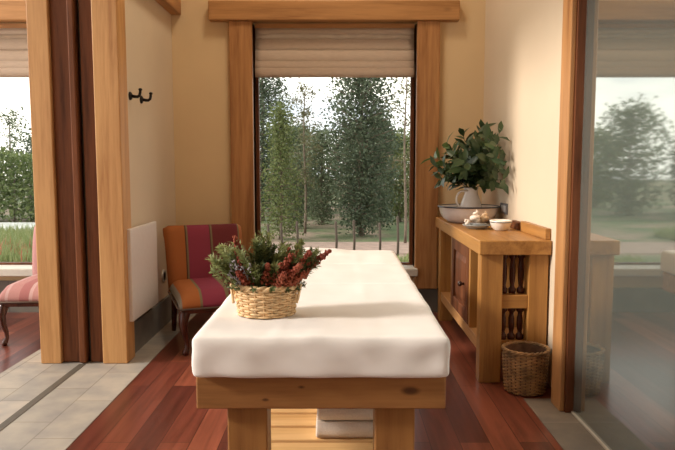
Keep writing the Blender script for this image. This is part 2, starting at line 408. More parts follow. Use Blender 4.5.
# ------------------------------------------------------------------ room shell
WY = 5.25                                   # room face of the window wall
XR, XL = 1.145, -1.33
struct('floor', bx(-1.16, XR, -1.2, WY, -.10, 0), M['floor'], 'dark red plank floor of the treatment room', 'floor')
struct('floor_gallery', bx(-4.7, -1.96, -1.2, WY, -.10, 0), M['floor'], 'dark red plank floor of the side gallery', 'floor')
struct('floor_tile_left', bx(-1.96, -1.16, -1.2, WY, -.10, .002), M['tile'], 'pale stone tile strip under the sliding door track', 'floor')
struct('floor_tile_right', bx(.945, XR+.2, -1.2, 3.25, -.09, .003), M['tile_shaded'], 'brownish stone tile strip along the right glass, shade in its colour', 'floor')
struct('trim_1', bx(-1.575, -1.535, -1.2, 3.83, -.02, .004), M['rubber'], 'dark sliding door track set in the tiles', 'trim')
struct('ceiling', bx(-1.80, 3.2, -1.2, WY+.22, 4.2, 4.32), M['ceiling'], 'ceiling above the treatment room, raised for the sun', 'ceiling')  # height raised so sunlight reaches far up the right wall
struct('ceiling_gallery', bx(-4.7, -1.80, -1.2, WY+.22, 6.3, 6.42), M['ceiling'], 'gallery ceiling raised to let the sun in', 'ceiling')  # raised higher still to clear the sun's path into the room
struct('wall_rear', bx(-4.7, 3.2, -1.32, -1.2, 0, 6.3), M['plaster'], 'unseen cream wall added behind the viewpoint to cut rear light', 'wall')  # added to keep rear sky light off the camera-facing surfaces
# window wall with two openings
W1 = (-.69, .605, .36, 2.32); W2 = (-4.2, -2.06, .36, 2.32)
w = MB()
for a, b in ((-4.7, W2[0]), (W2[1], W1[0]), (W1[1], 3.2)): w.box(a, b, WY, WY+.22, -.4, 6.3)
for o_ in (W1, W2):
    w.box(o_[0], o_[1], WY, WY+.22, -.4, o_[2]); w.box(o_[0], o_[1], WY, WY+.22, o_[3], 6.3)
struct('wall_back', w, M['plaster_bounce'], 'cream window wall at the end of the room', 'wall')
struct('wall_right', bx(XR, XR+.15, 3.25, WY, 0, 4.2), M['plaster'], 'cream right wall behind the console', 'wall')
struct('wall_right_near', bx(XR, XR+.15, -1.2, .6, 0, 4.2), M['plaster'], 'cream right wall near the entrance', 'wall')
struct('wall_right_head', bx(XR, XR+.15, .6, 3.25, 2.55, 4.2), M['plaster'], 'cream wall over the glass door', 'wall')
w = bx(-1.43, XL, 3.95, WY, 0, 4.2); struct('wall_left', w, M['plaster'], 'cream left wall with hooks and radiator', 'wall')
struct('wall_gallery', bx(-1.80, -1.69, 3.95, WY, 0, 6.3), M['plaster'], 'cream gallery side of the pocket wall', 'wall')
struct('wall_left_head', bx(-1.80, XL, -1.2, 3.95, 3.4, 6.3), M['plaster'], 'cream wall over the sliding door opening', 'wall')
struct('wall_left_near', bx(-1.80, XL, -1.2, .2, 0, 3.4), M['plaster'], 'cream left wall near the entrance', 'wall')
# behind the glass door: a shut, dim closet
struct('wall_side', MB().box(XR+1.2, XR+1.3, -1.2, WY, 0, 4.2), M['plaster'], 'wall behind the glass door', 'wall')
# skirting
struct('baseboard_left', bx(XL, XL+.022, 3.99, WY, .002, .20), M['base_tileY'], 'grey slate skirting under the radiator', 'baseboard')
struct('baseboard_back', MB().box(XL+.022, XR, WY-.022, WY, 0, .20), M['base_tile'], 'grey slate skirting under the window', 'baseboard')
struct('baseboard_gallery', MB().box(-4.7, -1.80, WY-.022, WY, 0, .26), M['base_tile'], 'grey slate skirting in the gallery', 'baseboard')
# beam stub high on the left wall
struct('trim_2', bx(XL, XL+.08, 3.99, WY, 2.375, 2.56), M['frameY'], 'brown timber beam high on the left wall', 'trim', bevel=.006)
# left portal posts
struct('trim_3', bx(-1.435, -1.285, 3.84, 3.99, .002, 3.4), M['pineZ'], 'light timber post right of the sliding doors', 'trim', bevel=.006)
struct('trim_4', bx(-1.81, -1.685, 3.84, 3.99, .002, 3.4), M['pineZ'], 'light timber post left of the sliding doors', 'trim', bevel=.006)
# dark sliding leaves seen edge-on in their pocket
d1 = sroot('door_1', (-1.62, 3.86, .004), 'dark wooden sliding door nearest the gallery, edge on', 'door')
bx(-1.685, -1.575, 3.865, 4.9, .006, 3.38).build('door_leaf', M['mahogZ'], d1, bevel=.004)
bx(-1.575, -1.535, 3.835, 3.90, .006, 3.38).build('door_edge_bead', M['mahogZ'], d1, bevel=.008, seg=3)
d2 = sroot('door_2', (-1.48, 3.86, .004), 'dark wooden sliding door beside the right timber post, edge on', 'door')
bx(-1.515, -1.436, 3.865, 4.9, .006, 3.38).build('door_leaf', M['mahogZ'], d2, bevel=.004)
bx(-1.535, -1.515, 3.90, 4.9, .006, 3.38).build('door_seal', M['rubber'], d2)
# right portal: jamb and glass door
struct('trim_5', bx(1.068, 1.092, 3.07, 3.20, .004, 2.55), M['frameZ'], 'brown timber jamb beside the glass door', 'trim', bevel=.004)
struct('trim_6', bx(1.092, 1.145, 3.055, 3.25, .004, 2.55), M['mahogZ'], 'dark timber stop against the glass door', 'trim', bevel=.002)
d3 = sroot('door_3', (1.14, 1.9, .004), 'tall smoky glass door reflecting the window', 'door')
bx(1.130, 1.144, .62, 3.055, .012, 2.55).build('glass_panel', M['frosted'], d3)
bx(1.120, 1.130, .62, 3.055, .004, .012).build('floor_channel', M['sill'], d3)

# ------------------------------------------------------------------ windows
def window(n, W, label, hx0, hx1, left_post=True):
    x0, x1, z0, z1 = W
    r = sroot('window_%d' % n, ((x0+x1)/2, WY, z0), label, 'window')
    for nm, a, b in (('left_post', x0-.18, x0), ('right_post', x1, x1+.18)):
        o = bx(a, b, WY-.055, WY+.22, .20 if nm else 0, z1).build('post', M['frameZ'], r, origin=((a+b)/2, WY, z1/2), bevel=.006)
    bx(hx0, hx1, WY-.085, WY+.03, z1, z1+.15).build('header_beam', M['header'], r, origin=((hx0+hx1)/2, WY, z1), bevel=.008)
    f = MB(); y0, y1 = WY+.115, WY+.165; t = .028
    f.box(x0, x0+t, y0, y1, z0, z1); f.box(x1-t, x1, y0, y1, z0, z1); f.box(x0+t, x1-t, y0, y1, z0, z0+t); f.box(x0+t, x1-t, y0, y1, z1-t, z1)
    f.build('window_frame', M['mahogZ'], r)
    bx(x0+t, x1-t, y0+.02, y0+.026, z0+t, z1-t).build('glass_pane', M['glass'], r)
    bx(x0-.02, x1+.02, WY-.10, WY+.115, z0-.05, z0+.012).build('window_sill', M['sill'], r, bevel=.006)
    return r
window(1, W1, 'tall timber framed window behind the treatment table', -1.022, .93)
window(2, W2, 'timber framed gallery window at the far left', -4.4, -1.83)

def roman_blind(x0, x1, label):
    r = thing('roman_blind', ((x0+x1)/2, WY+.05, 2.318), label, 'blind')
    y = WY+.05
    def sheet(prof, nm, mat, parent):
        vs = []; fs = []; K = 24
        for i in range(K+1):
            x = x0+(x1-x0)*i/K
            for (yy, zz) in prof: vs.append((x, y+yy+.002*math.sin(i*1.7+zz*40), zz+.0015*math.sin(i*2.3+zz*60)))
        P = len(prof)
        for i in range(K):
            for j in range(P-1): fs.append((i*P+j, (i+1)*P+j, (i+1)*P+j+1, i*P+j+1))
        o = MB().add(vs, fs, True).build(nm, mat, parent)
        so = o.modifiers.new('thick', 'SOLIDIFY'); so.thickness = .003
        return o
    bx(x0, x1, y-.012, y+.02, 2.285, 2.318).build('head_rail', M['frameX'], r)
    sheet([(0, 2.285), (0, 2.238)], 'upper_cloth', M['blind'], r)
    sheet([(0, 2.238), (0, 2.204)], 'sheer_band', M['sheer'], r)
    sheet([(0, 2.204), (-.002, 2.14), (-.004, 2.11)], 'upper_cloth', M['blind'], r)
    for k, (za, zb, dy) in enumerate(((2.115, 2.01, .016), (2.03, 1.95, .028), (1.975, 1.905, .04))):
        sheet([(-dy+.010, za), (-dy-.004, za-.02), (-dy-.009, (za+zb)/2), (-dy-.005, zb+.008), (-dy+.006, zb)], 'fold', M['blind'], r)
    MB().tube([(x0, y-.03, 1.902), (x1, y-.03, 1.902)], .007, 8).build('bottom_bar', M['blind'], r)
roman_blind(-.675, .59, 'folded beige linen blind over the main window')
roman_blind(-4.18, -2.08, 'folded beige linen blind over the gallery window at far left')

# ------------------------------------------------------------------ left wall fittings
def coat_hook(y, label):
    z = 1.635; x = XL; r = thing('coat_hook', (x, y, z), label, 'hook', 'iron hooks on the left wall')
    MB().lathe([(.027, 0), (.027, .006), (.020, .012), (.011, .016)], (0, 0, 0), 16).build('wall_plate', M['iron'], r, origin=(0, 0, 0))
    MB().tube([(x+.012, y, z), (x+.03, y, z-.004), (x+.050, y, z-.005), (x+.062, y, z+.004), (x+.066, y, z+.02), (x+.067, y, z+.034)], lambda t: .0105-.002*t, 8).build('hook_arm', M['iron'], r)
    MB().ball((x+.068, y, z+.040), .013, 10, 6, (1, 1, .7)).build('knob', M['iron'], r)
    return r
for y, lb in ((4.17, 'black iron coat hook nearer the timber post'), (4.40, 'black iron coat hook nearer the window')):
    h = coat_hook(y, lb)
    pl = [c for c in COL.objects if c.parent == h and c.name.startswith('wall_plate')][0]
    pl.location = (0, 0, 0); pl.rotation_euler = (0, PI/2, 0)

r = thing('radiator', (-1.30, 4.18, .25), 'flat white wall radiator between timber post and chair', 'radiator')
bx(-1.29, -1.262, 3.90, 4.455, .245, .815).build('panel', M['white_metal'], r, bevel=.006, seg=3)
bx(XL, -1.29, 3.99, 4.05, .35, .75).build('bracket', M['white_metal'], r); bx(XL, -1.29, 4.32, 4.38, .35, .75).build('bracket', M['white_metal'], r)
MB().tube([(-1.30, 4.40, .25), (-1.30, 4.42, .22), (-1.315, 4.47, .21), (XL, 4.50, .21)], .009, 8).build('pipe', M['white_metal'], r)
MB().lathe([(.016, -.02), (.018, 0), (.018, .03), (.012, .035)], (-1.305, 4.485, .25), 14).build('valve', M['white_metal'], r)

r = thing('wall_socket', (XL, 4.83, .37), 'round white wall socket between radiator and striped chair', 'socket')
o = MB().lathe([(.048, 0), (.048, .008), (.042, .013), (.036, .013)], (0, 0, 0), 24).build('rim', M['plasticw'], r, origin=(0, 0, 0)); o.location = (0, 0, 0); o.rotation_euler = (0, PI/2, 0)
o = MB().lathe([(.034, .013), (.033, .005), (.02, .004), (.004, .004)], (0, 0, 0), 24).build('socket_face', M['sill'], r, origin=(0, 0, 0)); o.location = (0, 0, 0); o.rotation_euler = (0, PI/2, 0)

# right wall switch
r = thing('wall_switch', (XR, 4.5, .90), 'small steel switch plate above the console by the plant', 'switch')
f = MB(); x0, x1 = XR-.012, XR
for a in ((4.42, 4.44, .862, .935), (4.58, 4.60, .862, .935), (4.44, 4.58, .862, .876), (4.44, 4.58, .921, .935)): f.box(x0, x1, a[0], a[1], a[2], a[3])
f.build('plate', M['switchframe'], r, bevel=.002); bx(XR-.008, XR, 4.44, 4.58, .876, .921).build('rocker', M['switchface'], r, bevel=.002)

# ------------------------------------------------------------------ treatment table
TX0, TX1, TY0, TY1 = -.44, .324, 1.93, 3.86
r = thing('treatment_table', ((TX0+TX1)/2, TY0, 0), 'heavy timber treatment table under the white mattress', 'table')
o = bx(TX0, TX1, TY0, TY0+.07, .455, .56).build('front_rail', M['beam_front'], r, origin=((TX0+TX1)/2, TY0, .455), bevel=.005)
bx(TX0, TX1, TY1-.07, TY1, .455, .56).build('end_rail', M['frameX'], r, bevel=.005)
for a, b in ((TX0, TX0+.05), (TX1-.05, TX1)): bx(a, b, TY0+.07, TY1-.07, .455, .56).build('side_rail', M['frameY'], r, origin=((a+b)/2, TY0, .5), bevel=.004)
bx(TX0+.05, TX1-.05, TY0+.07, TY1-.07, .52, .556).build('deck', M['pineY'], r)
for a in (-.352, .109):
    for b in (1.965, 3.70): bx(a, a+.125, b, b+.11, 0, .455).build('leg', M['table_leg'], r, origin=(a, b, 0), bevel=.005)
for a, b in ((-.30, -.255), (.135, .18)): bx(a, b, 2.075, 3.70, .12, .175).build('shelf_bearer', M['oakY'], r, origin=(a, 2.1, .15))
y = 2.161
k = 0
while y < 3.58:
    bx(-.355, .24, y, y+.110, .175, .20).build('shelf_slat', M['slat'], r, origin=(-.05+.37*(k % 3), y, .18+.1*k), bevel=.003); y += .134; k += 1

# mattress with fitted sheet
def mattress():
    bm = bmesh.new()
    x0, x1, y0, y1, z0, z1 = -.447, .330, 1.895, 3.89, .561, .69
    nx, ny, nz = 36, 170, 7
    def dims(v):
        # rounded box
        rx, ry, rz = .016, .016, .018
        c = Vector((min(max(v.x, x0+rx), x1-rx), min(max(v.y, y0+ry), y1-ry), min(max(v.z, z0+.012), z1-rz)))
        d = v-c
        if d.length > 1e-9:
            m = max(abs(d.x)/rx, abs(d.y)/ry, abs(d.z)/(rz if d.z > 0 else .012))
            d = d.normalized()*m
            d = Vector((d.x*rx, d.y*ry, d.z*(rz if d.z > 0 else .012)))
        p = c+d
        n1 = noise.noise(Vector((p.x*7, p.y*3.2, p.z*9)))*.004 + noise.noise(Vector((p.x*18+4, p.y*6, p.z*14)))*.0018
        p.z += n1*(1 if p.z > z1-.04 else .3)
        if p.y < y0+.03: p.y += noise.noise(Vector((p.x*9, 3, p.z*16)))*.006 + noise.noise(Vector((p.x*22+p.z*30, 9, p.z*10)))*.003
        if p.x > x1-.03 or p.x < x0+.03: p.x += noise.noise(Vector((5, p.y*7, p.z*16)))*.004
        # straight fold lines pressed in the sheet
        if p.z > z1-.03:
            for yy in (2.78, 3.36): p.z -= .007*math.exp(-((p.y-yy)/.011)**2)
            for xx in (-.19, .10): p.z += .0022*math.exp(-((p.x-xx)/.012)**2)
            # low cushion under the sheet at the head end
            hx = (p.x+.13)/.17; hy = (p.y-3.80)/.10
            p.z += .020*math.exp(-(hx**4)-(hy**4))
        return p
    seen = {}
    def vert(i, j, k):
        if (i, j, k) not in seen:
            seen[(i, j, k)] = bm.verts.new(dims(Vector((x0+(x1-x0)*i/nx, y0+(y1-y0)*j/ny, z0+(z1-z0)*k/nz))))
        return seen[(i, j, k)]
    for i in range(nx):
        for j in range(ny):
            for k in (0, nz):
                q = [vert(i, j, k), vert(i+1, j, k), vert(i+1, j+1, k), vert(i, j+1, k)]
                bm.faces.new(q if k else q[::-1])
    for i in range(nx):
        for k in range(nz):
            for j in (0, ny):
                q = [vert(i, j, k), vert(i+1, j, k), vert(i+1, j, k+1), vert(i, j, k+1)]
                bm.faces.new(q if not j else q[::-1])
    for j in range(ny):
        for k in range(nz):
            for i in (0, nx):
                q = [vert(i, j, k), vert(i, j, k+1), vert(i, j+1, k+1), vert(i, j+1, k)]
                bm.faces.new(q if not i else q[::-1])
    for v in bm.verts: v.co -= Vector((-.06, 2.9, .561))
    for f in bm.faces: f.smooth = True
    me = bpy.data.meshes.new('mattress'); bm.to_mesh(me); bm.free(); me.materials.append(M['sheet'])
    o = bpy.data.objects.new('mattress', me); COL.objects.link(o); o.location = (-.06, 2.9, .561)
    ss = o.modifiers.new('subsurf', 'SUBSURF'); ss.levels = 1; ss.render_levels = 1
    tag(o, 'thick mattress in a white fitted sheet on the treatment table', 'mattress')
mattress()

# folded towels on the slatted shelf
def towel(z, h, dx, dy, label):
    x0, x1, y0, y1 = -.088+dx, .15+dx, 2.285+dy, 2.62+dy
    prof = []
    n = 10
    for k in range(n+1):
        a = -PI/2+PI*k/n; prof.append((y0+h/2-(h/2)*math.cos(a)*1.0, z+h/2+(h/2)*math.sin(a)))
    prof += [(y1, z+h), (y1, z)]
    vs = []; fs = []; K = 16; P = len(prof)
    for i in range(K+1):
        x = x0+(x1-x0)*i/K
        for (yy, zz) in prof: vs.append((x, yy+.004*noise.noise(Vector((x*14, z*30, zz*20))), zz+(.004*noise.noise(Vector((x*9, yy*6, z*20))) if zz > z+h*.5 else 0)))
    for i in range(K):
        for j in range(P): j2 = (j+1) % P; fs.append((i*P+j, (i+1)*P+j, (i+1)*P+j2, i*P+j2))
    fs.append(tuple(range(P))); fs.append(tuple(K*P+j for j in range(P-1, -1, -1)))
    o = MB().add(vs, fs, True).build('folded_towel', M['towel'], None, origin=((x0+x1)/2, (y0+y1)/2, z), bevel=.006)
    tag(o, label, 'towel', 'folded towels under the table')
towel(.201, .060, 0, 0, 'folded white towel lying directly on the slatted shelf')
towel(.264, .056, .004, .012, 'folded white towel in the middle of the shelf stack')
towel(.323, .056, .008, .004, 'topmost folded white towel of the stack under the table')

# ------------------------------------------------------------------ woven baskets
def woven(name, c, rx0, ry0, rx1, ry1, h, rows, stakes, rs, mat, smat, rimmat, label, cat, sink=.0, pw=1.0, rimk=1.6, wave=None):
    r = thing(name, c, label, cat)
    def rad(t):
        return rx0+(rx1-rx0)*(t**pw), ry0+(ry1-ry0)*(t**pw)
    body = MB()
    amp = rs*.75; SEG = stakes*4
    for i in range(rows):
        t = (i+.5)/rows; a, b = rad(t)
        ph = PI*i
        pts = []
        for k in range(SEG):
            q = 2*PI*k/SEG; d = amp*math.sin(stakes/2*q*1.0*2/2+ph) + random.uniform(-.12, .12)*rs
            pts.append((c[0]+(a+d)*math.cos(q), c[1]+(b+d)*math.sin(q), c[2]+h*t+random.uniform(-.12, .12)*rs))
        body.tube(pts, rs*.98, 5, closed=True)
    body.build('weave', mat, r)
    st = MB()
    for k in range(stakes):
        q = 2*PI*(k+.5)/stakes
        st.tube([(c[0]+rad(t)[0]*math.cos(q), c[1]+rad(t)[1]*math.sin(q), c[2]+h*t) for t in (0, .33, .66, 1)], rs*.8, 5)
    st.build('stakes', smat, r)
    base = MB().lathe([(.001, .004), (rx0*.98, .004)], c, 32, sy=ry0/rx0); base.build('base', smat, r)
    lin = []
    for t in (0, .25, .5, .75, .97): lin.append((rad(t)[0]-rs*1.6, h*t+.005))
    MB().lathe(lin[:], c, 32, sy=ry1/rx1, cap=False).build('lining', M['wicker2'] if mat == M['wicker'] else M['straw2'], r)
    me = r
    a, b = rad(1)
    rim = MB()
    for s in range(2):
        pts = []
        SG = 120
        for k in range(SG):
            q = 2*PI*k/SG; tw = q*(stakes*.5)+PI*s
            d = rs*.9*math.cos(tw); e = rs*.9*math.sin(tw)
            pts.append((c[0]+(a+d)*math.cos(q), c[1]+(b+d)*math.sin(q), c[2]+h+rs*.6+e))
        rim.tube(pts, rs*rimk*.75, 6, closed=True)
    rim.build('braided_rim', rimmat, r)
    return r
BC = (-.252, 2.195, .692)
bk = woven('flower_basket', BC, .094, .076, .104, .086, .098, 11, 22, .0047, M['straw'], M['straw2'], M['straw'], 'pale oval wicker basket of flowers on the white mattress', 'basket')
for s in (-1, 1):
    pts = [(BC[0]+s*(.106+.012*math.sin(PI*t)), BC[1]-.03+.06*t-.01, BC[2]+.045+.058*math.sin(PI*t)) for t in [i/10 for i in range(11)]]
    MB().tube(pts, .005, 6).build('handle', M['straw'], bk)
BN = (.985, 3.375, .006)
woven('waste_basket', BN, .098, .098, .116, .116, .222, 25, 26, .0052, M['wicker'], M['wicker2'], M['wicker'], 'round brown wicker waste basket beside the console leg', 'basket', pw=.7, rimk=1.7)

# flowers in the small basket
fl = thing('flower_arrangement', (BC[0], BC[1], .70), 'green sprigs with rust red flower spikes in the pale basket', 'flowers')
MB().ball((BC[0], BC[1], .755), .05, 16, 8, (1.55, 1.2, .45)).build('moss', M['soil'], fl)
def arc(p0, d, L, droop, n=9):
    pts = []; d = Vector(d).normalized(); p = Vector(p0)
    for i in range(n):
        pts.append(p.copy()); p = p + d*(L/(n-1)); d = (d + Vector((0, 0, -droop/(n-1)))).normalized()
    return pts
def sprig(d, L, droop, mat, needle=.025, cnt=85, start=.12, w=.0055, p0=None):
    p0 = p0 or (BC[0]+d[0]*.06, BC[1]+d[1]*.045, .765)
    pts = arc(p0, d, L, droop); m = MB(); m.tube(pts, lambda t: .0018-.0009*t, 4)
    for k in range(cnt):
        t = start+(1-start)*random.random()**.8; i = min(int(t*8), 7); fr = t*8-i
        p = pts[i].lerp(pts[i+1], fr); tg = (pts[i+1]-pts[i]).normalized()
        a = tg.orthogonal().normalized(); a.rotate(Matrix.Rotation(random.uniform(0, 2*PI), 3, tg))
        m.leaf(p, (a*1.0+tg*.9).normalized(), tg, needle*random.uniform(.7, 1.2), w, .1)
    m.build('sprig', mat, fl, origin=p0)
random.seed(21)
for k in range(80):
    a = random.uniform(0, 2*PI); sp = random.uniform(.1, .95)
    dx, dy = math.cos(a)*sp, math.sin(a)*sp*.75
    L = random.uniform(.11, .185)*(1-.10*sp)
    sprig((dx, dy, 1.1-.25*sp), L, random.uniform(.0, .35), M['sprig'] if random.random() < .6 else M['sprig_dark'])
for k in range(14):     # low ones around the rim
    a = 2*PI*k/14; sprig((math.cos(a)*1.1, math.sin(a)*.9, .6), random.uniform(.06, .085), .35, M['sprig_dark'], .015, 50, .12, .004)
for k in range(22):     # feathery side on the left
    sprig((-.25-random.uniform(0, .75), random.uniform(-.6, .3), random.uniform(.75, 1.1)), random.uniform(.16, .20), random.uniform(.0, .2), M['sprig'], .022, 110, .1, .0045)
for k in range(12):     # upright middle
    sprig((random.uniform(-.15, .5), random.uniform(-.4, .3), 1), random.uniform(.17, .205), random.uniform(.0, .15), M['sprig'], .022, 110, .1, .0045)
for k in range(14):      # reaching out to the right
    sprig((.40+random.uniform(0, .55), random.uniform(-.5, .3), random.uniform(.85, 1.15)), random.uniform(.165, .20), random.uniform(.0, .15), M['sprig'] if k % 3 else M['sprig_dark'], .02, 100, .12, .0045)
def spike(p0, d, L, r0, droop=.1, cnt=120):
    pts = arc(p0, d, L, droop); m = MB(); m.tube(pts, .0016, 4)
    for k in range(cnt):
        t = .25+.75*random.random(); i = min(int(t*8), 7); p = pts[i].lerp(pts[i+1], t*8-i)
        tg = (pts[i+1]-pts[i]).normalized(); a = tg.orthogonal().normalized(); a.rotate(Matrix.Rotation(random.uniform(0, 2*PI), 3, tg))
        rr = r0*(1-.75*max(0, (t-.3)/.7))
        m.ball(p+a*rr*random.uniform(.35, 1.15), (.0042*random.uniform(.7, 1.3)), 5, 4, (1, 1, 1.2))
    m.build('flower_spike', M['redflower'], fl, origin=p0)
cx, cy = BC[0], BC[1]
for (dx, dy, dz, L, ox) in ((-.28, -.2, 1, .225, -.05), (-.38, -.35, 1, .19, -.04), (-.12, -.2, 1, .17, -.06), (.55, -.4, .9, .19, .02), (.85, -.3, .85, .22, .03), (1.05, -.25, .72, .235, .03),
                            (.35, -.55, .8, .16, .02), (.7, -.55, .7, .19, .03), (.15, -.55, .85, .15, 0), (1.15, -.05, .8, .25, .04), (.95, -.45, .6, .17, .03), (-.55, -.5, .7, .13, -.03), (.5, .2, 1, .18, .02), (.45, -.65, .62, .15, .02), (.75, -.15, .95, .2, .02)):
    spike((cx+ox, cy-.02, .765), (dx*.78, dy, dz), L*.93, .022)
for k in range(6):
    a = random.uniform(-1, 1); p0 = (cx-.05+.02*a, cy-.03, .765)
    pts = arc(p0, (-.5+.4*a, -.5, random.uniform(.8, 1.2)), random.uniform(.11, .15), .1); m = MB(); m.tube(pts, .0014, 4)
    for q in range(12):
        i = random.randint(4, 8); m.ball(pts[i]+Vector([random.uniform(-.008, .008) for _ in range(3)]), .0035, 6, 4)
    m.build('pale_blossom', M['lilac'], fl, origin=p0)

# ------------------------------------------------------------------ chairs
def grid_pad(x0, x1, y0, y1, zf, th, nx=14, ny=12, rnd=.05):
    """cushion: rounded slab; zf(x,y) top height"""
    m = MB(); vs = []; fs = []
    def top(u, v):
        x = x0+(x1-x0)*u; y = y0+(y1-y0)*v
        ex = min(u, 1-u)*(x1-x0); ey = min(v, 1-v)*(y1-y0)
        e = min(1, ex/rnd, ey/rnd); k = math.sqrt(max(0, 1-(1-e)**2))
        return (x, y, zf(x, y)-th*.55*(1-k))
    for j in range(ny+1):
        for i in range(nx+1): vs.append(top(i/nx, j/ny))
    W = nx+1
    for j in range(ny):
        for i in range(nx): fs.append((j*W+i, j*W+i+1, (j+1)*W+i+1, (j+1)*W+i))
    ring = [i for i in range(W)]+[j*W+nx for j in range(1, ny+1)]+[ny*W+i for i in range(nx-1, -1, -1)]+[j*W for j in range(ny-1, 0, -1)]
    b0 = len(vs)
    for q in ring:
        x, y, _ = vs[q]; vs.append((x, y, zf(x, y)-th))
    R = len(ring)
    for k in range(R): fs.append((ring[k], b0+k, b0+(k+1) % R, ring[(k+1) % R]))
    fs.append(tuple(b0+k for k in range(R-1, -1, -1)))
    return m.add(vs, fs, True)
def slipper_chair(label, seat_m, back_m, loc, rz, sx=1):
    r = lthing('slipper_chair', label, 'chair', 'upholstered slipper chairs')
    zf = lambda x, y: .395 + .012*math.cos(x*5)*math.cos(y*4) + (-.018 if y < -.24 else 0) - .03*(y+.1)*.2
    grid_pad(-.265, .265, -.335, .27, zf, .11, 18, 18, .07).build('seat', seat_m, r, subsurf=1)
    MB().tube([(-.266, .26, .305), (-.266, -.30, .30), (-.24, -.335, .298), (.24, -.335, .298), (.266, -.30, .30), (.266, .26, .305)], .006, 6).build('piping', M['piping'], r)
    bx(-.25, .25, -.315, .27, .262, .292).build('apron', M['cab_leg'], r, bevel=.008)
    # back: curved panel with a rolled top
    prof = []      # (y, z) front line and thickness
    vs = []; fs = []; nx = 16
    front = [(.215, .30), (.222, .40), (.238, .50), (.262, .60), (.288, .68), (.305, .725), (.325, .755), (.355, .765), (.385, .752), (.395, .725), (.385, .70)]
    back = [(.37, .68), (.345, .60), (.322, .50), (.308, .40), (.30, .30)]
    pr = front+back; P = len(pr)
    for i in range(nx+1):
        u = i/nx*2-1
        e = 1-abs(u); k = min(1, e/.16); dip = (1-math.sqrt(max(0, 1-(1-k)**2)))
        x = u*.262*(1)
        for (yy, zz) in pr:
            wide = 1+.07*max(0, (zz-.3)/.46)
            vs.append((x*wide, yy+dip*.022*(1 if (yy, zz) in front else -.6)+.015*u*u, zz-dip*.02*max(0, (zz-.6)/.16)))
    for i in range(nx):
        for j in range(P): j2 = (j+1) % P; fs.append((i*P+j, i*P+j2, (i+1)*P+j2, (i+1)*P+j))
    fs.append(tuple(range(P-1, -1, -1))); fs.append(tuple(nx*P+j for j in range(P)))
    MB().add(vs, fs, True).build('backrest', back_m, r)
    for s in (-1, 1):
        pts = [(s*.215, -.27, .29), (s*.228, -.292, .25), (s*.236, -.305, .20), (s*.228, -.30, .14), (s*.214, -.288, .085), (s*.212, -.288, .045), (s*.224, -.302, .018), (s*.226, -.305, .0)]
        rr = [.040, .036, .029, .022, .017, .016, .022, .020]
        m = MB(); m.tube(pts, lambda t: rr[min(7, round(t*7))], 10)
        m.build('leg', M['cab_leg'], r)
        MB().tube([(s*.225, .24, .29), (s*.225, .28, .18), (s*.225, .33, .06), (s*.225, .35, 0)], lambda t: .024-.008*t, 8).build('leg', M['cab_leg'], r)
    r.location = loc; r.rotation_euler = (0, 0, rz); r.scale = (sx, 1, 1)
    return r
slipper_chair('low slipper chair with orange and magenta stripes in the corner', M['stripe_seat'], M['stripe_back'], (-.873, 4.385, .0022), math.radians(20.5))
slipper_chair('low slipper chair with faded pink seat by the gallery window', M['pink_seat'], M['pink_seat'], (-2.075, 4.56, .0), math.radians(3), .80)

# ------------------------------------------------------------------ console
CX0, CX1, CY0, CY1, CZ = .752, 1.140, 3.47, 5.10, .795
r = thing('console_table', (.95, 4.3, 0), 'long golden timber console along the right wall', 'console')
bx(CX0, CX1, CY0, CY1, .716, CZ).build('top_slab', M['oakY'], r, bevel=.005)
for a, b, c, d in ((.768, .888, 3.50, 3.59), (1.03, 1.135, 3.50, 3.59), (.768, .87, 4.93, 5.03), (1.03, 1.135, 4.93, 5.03)):
    bx(a, b, c, d, .0, .716).build('leg', M['oakZ'], r, origin=(a, c, 0), bevel=.005)
bx(.888, 1.03, 3.51, 3.565, .415, .49).build('end_rail', M['oakX'], r, bevel=.004)
bx(.775, 1.13, 3.59, 4.93, .16, .228).build('shelf', M['pineY'], r, bevel=.004)
bx(.775, 1.13, 3.83, 3.87, .228, .716).build('divider', M['oakZ'], r, bevel=.003); bx(.775, 1.13, 4.46, 4.50, .228, .716).build('divider', M['oakZ'], r, bevel=.003)
bx(1.115, 1.13, 3.87, 4.46, .228, .716).build('back_panel', M['oakZ'], r)
d = MB(); fx0, fx1 = .772, .80
ya, yb, za, zb = 3.873, 4.457, .235, .71
d.box(fx0, fx1, ya, ya+.075, za, zb); d.box(fx0, fx1, yb-.075, yb, za, zb); d.box(fx0, fx1, ya+.075, yb-.075, za, za+.075); d.box(fx0, fx1, ya+.075, yb-.075, zb-.075, zb)
dr = d.build('cabinet_door', M['mahogZ'], r, bevel=.003)
LOC[dr.name] = Vector((.95, 4.3, 0))
pn = MB(); a0, a1, b0, b1 = ya+.075, yb-.075, za+.075, zb-.075; q = .045
pn.add([(.792, a0, b0), (.792, a1, b0), (.792, a1, b1), (.792, a0, b1), (.778, a0+q, b0+q), (.778, a1-q, b0+q), (.778, a1-q, b1-q), (.778, a0+q, b1-q)],
       [(0, 1, 5, 4), (1, 2, 6, 5), (2, 3, 7, 6), (3, 0, 4, 7), (4, 5, 6, 7)])
pn.build('door_panel', M['mahogZ'], dr)
MB().lathe([(.008, 0), (.007, .012), (.016, .022), (.018, .032), (.010, .040), (.001, .042)], (0, 0, 0), 16).build('knob', M['brass'], dr, origin=(0, 0, 0))
kb = [o for o in COL.objects if o.parent == dr and o.name.startswith('knob')][-1]; kb.location = Vector((.778, 4.02, .46))-LOC[dr.name]; kb.rotation_euler = (0, -PI/2, 0)
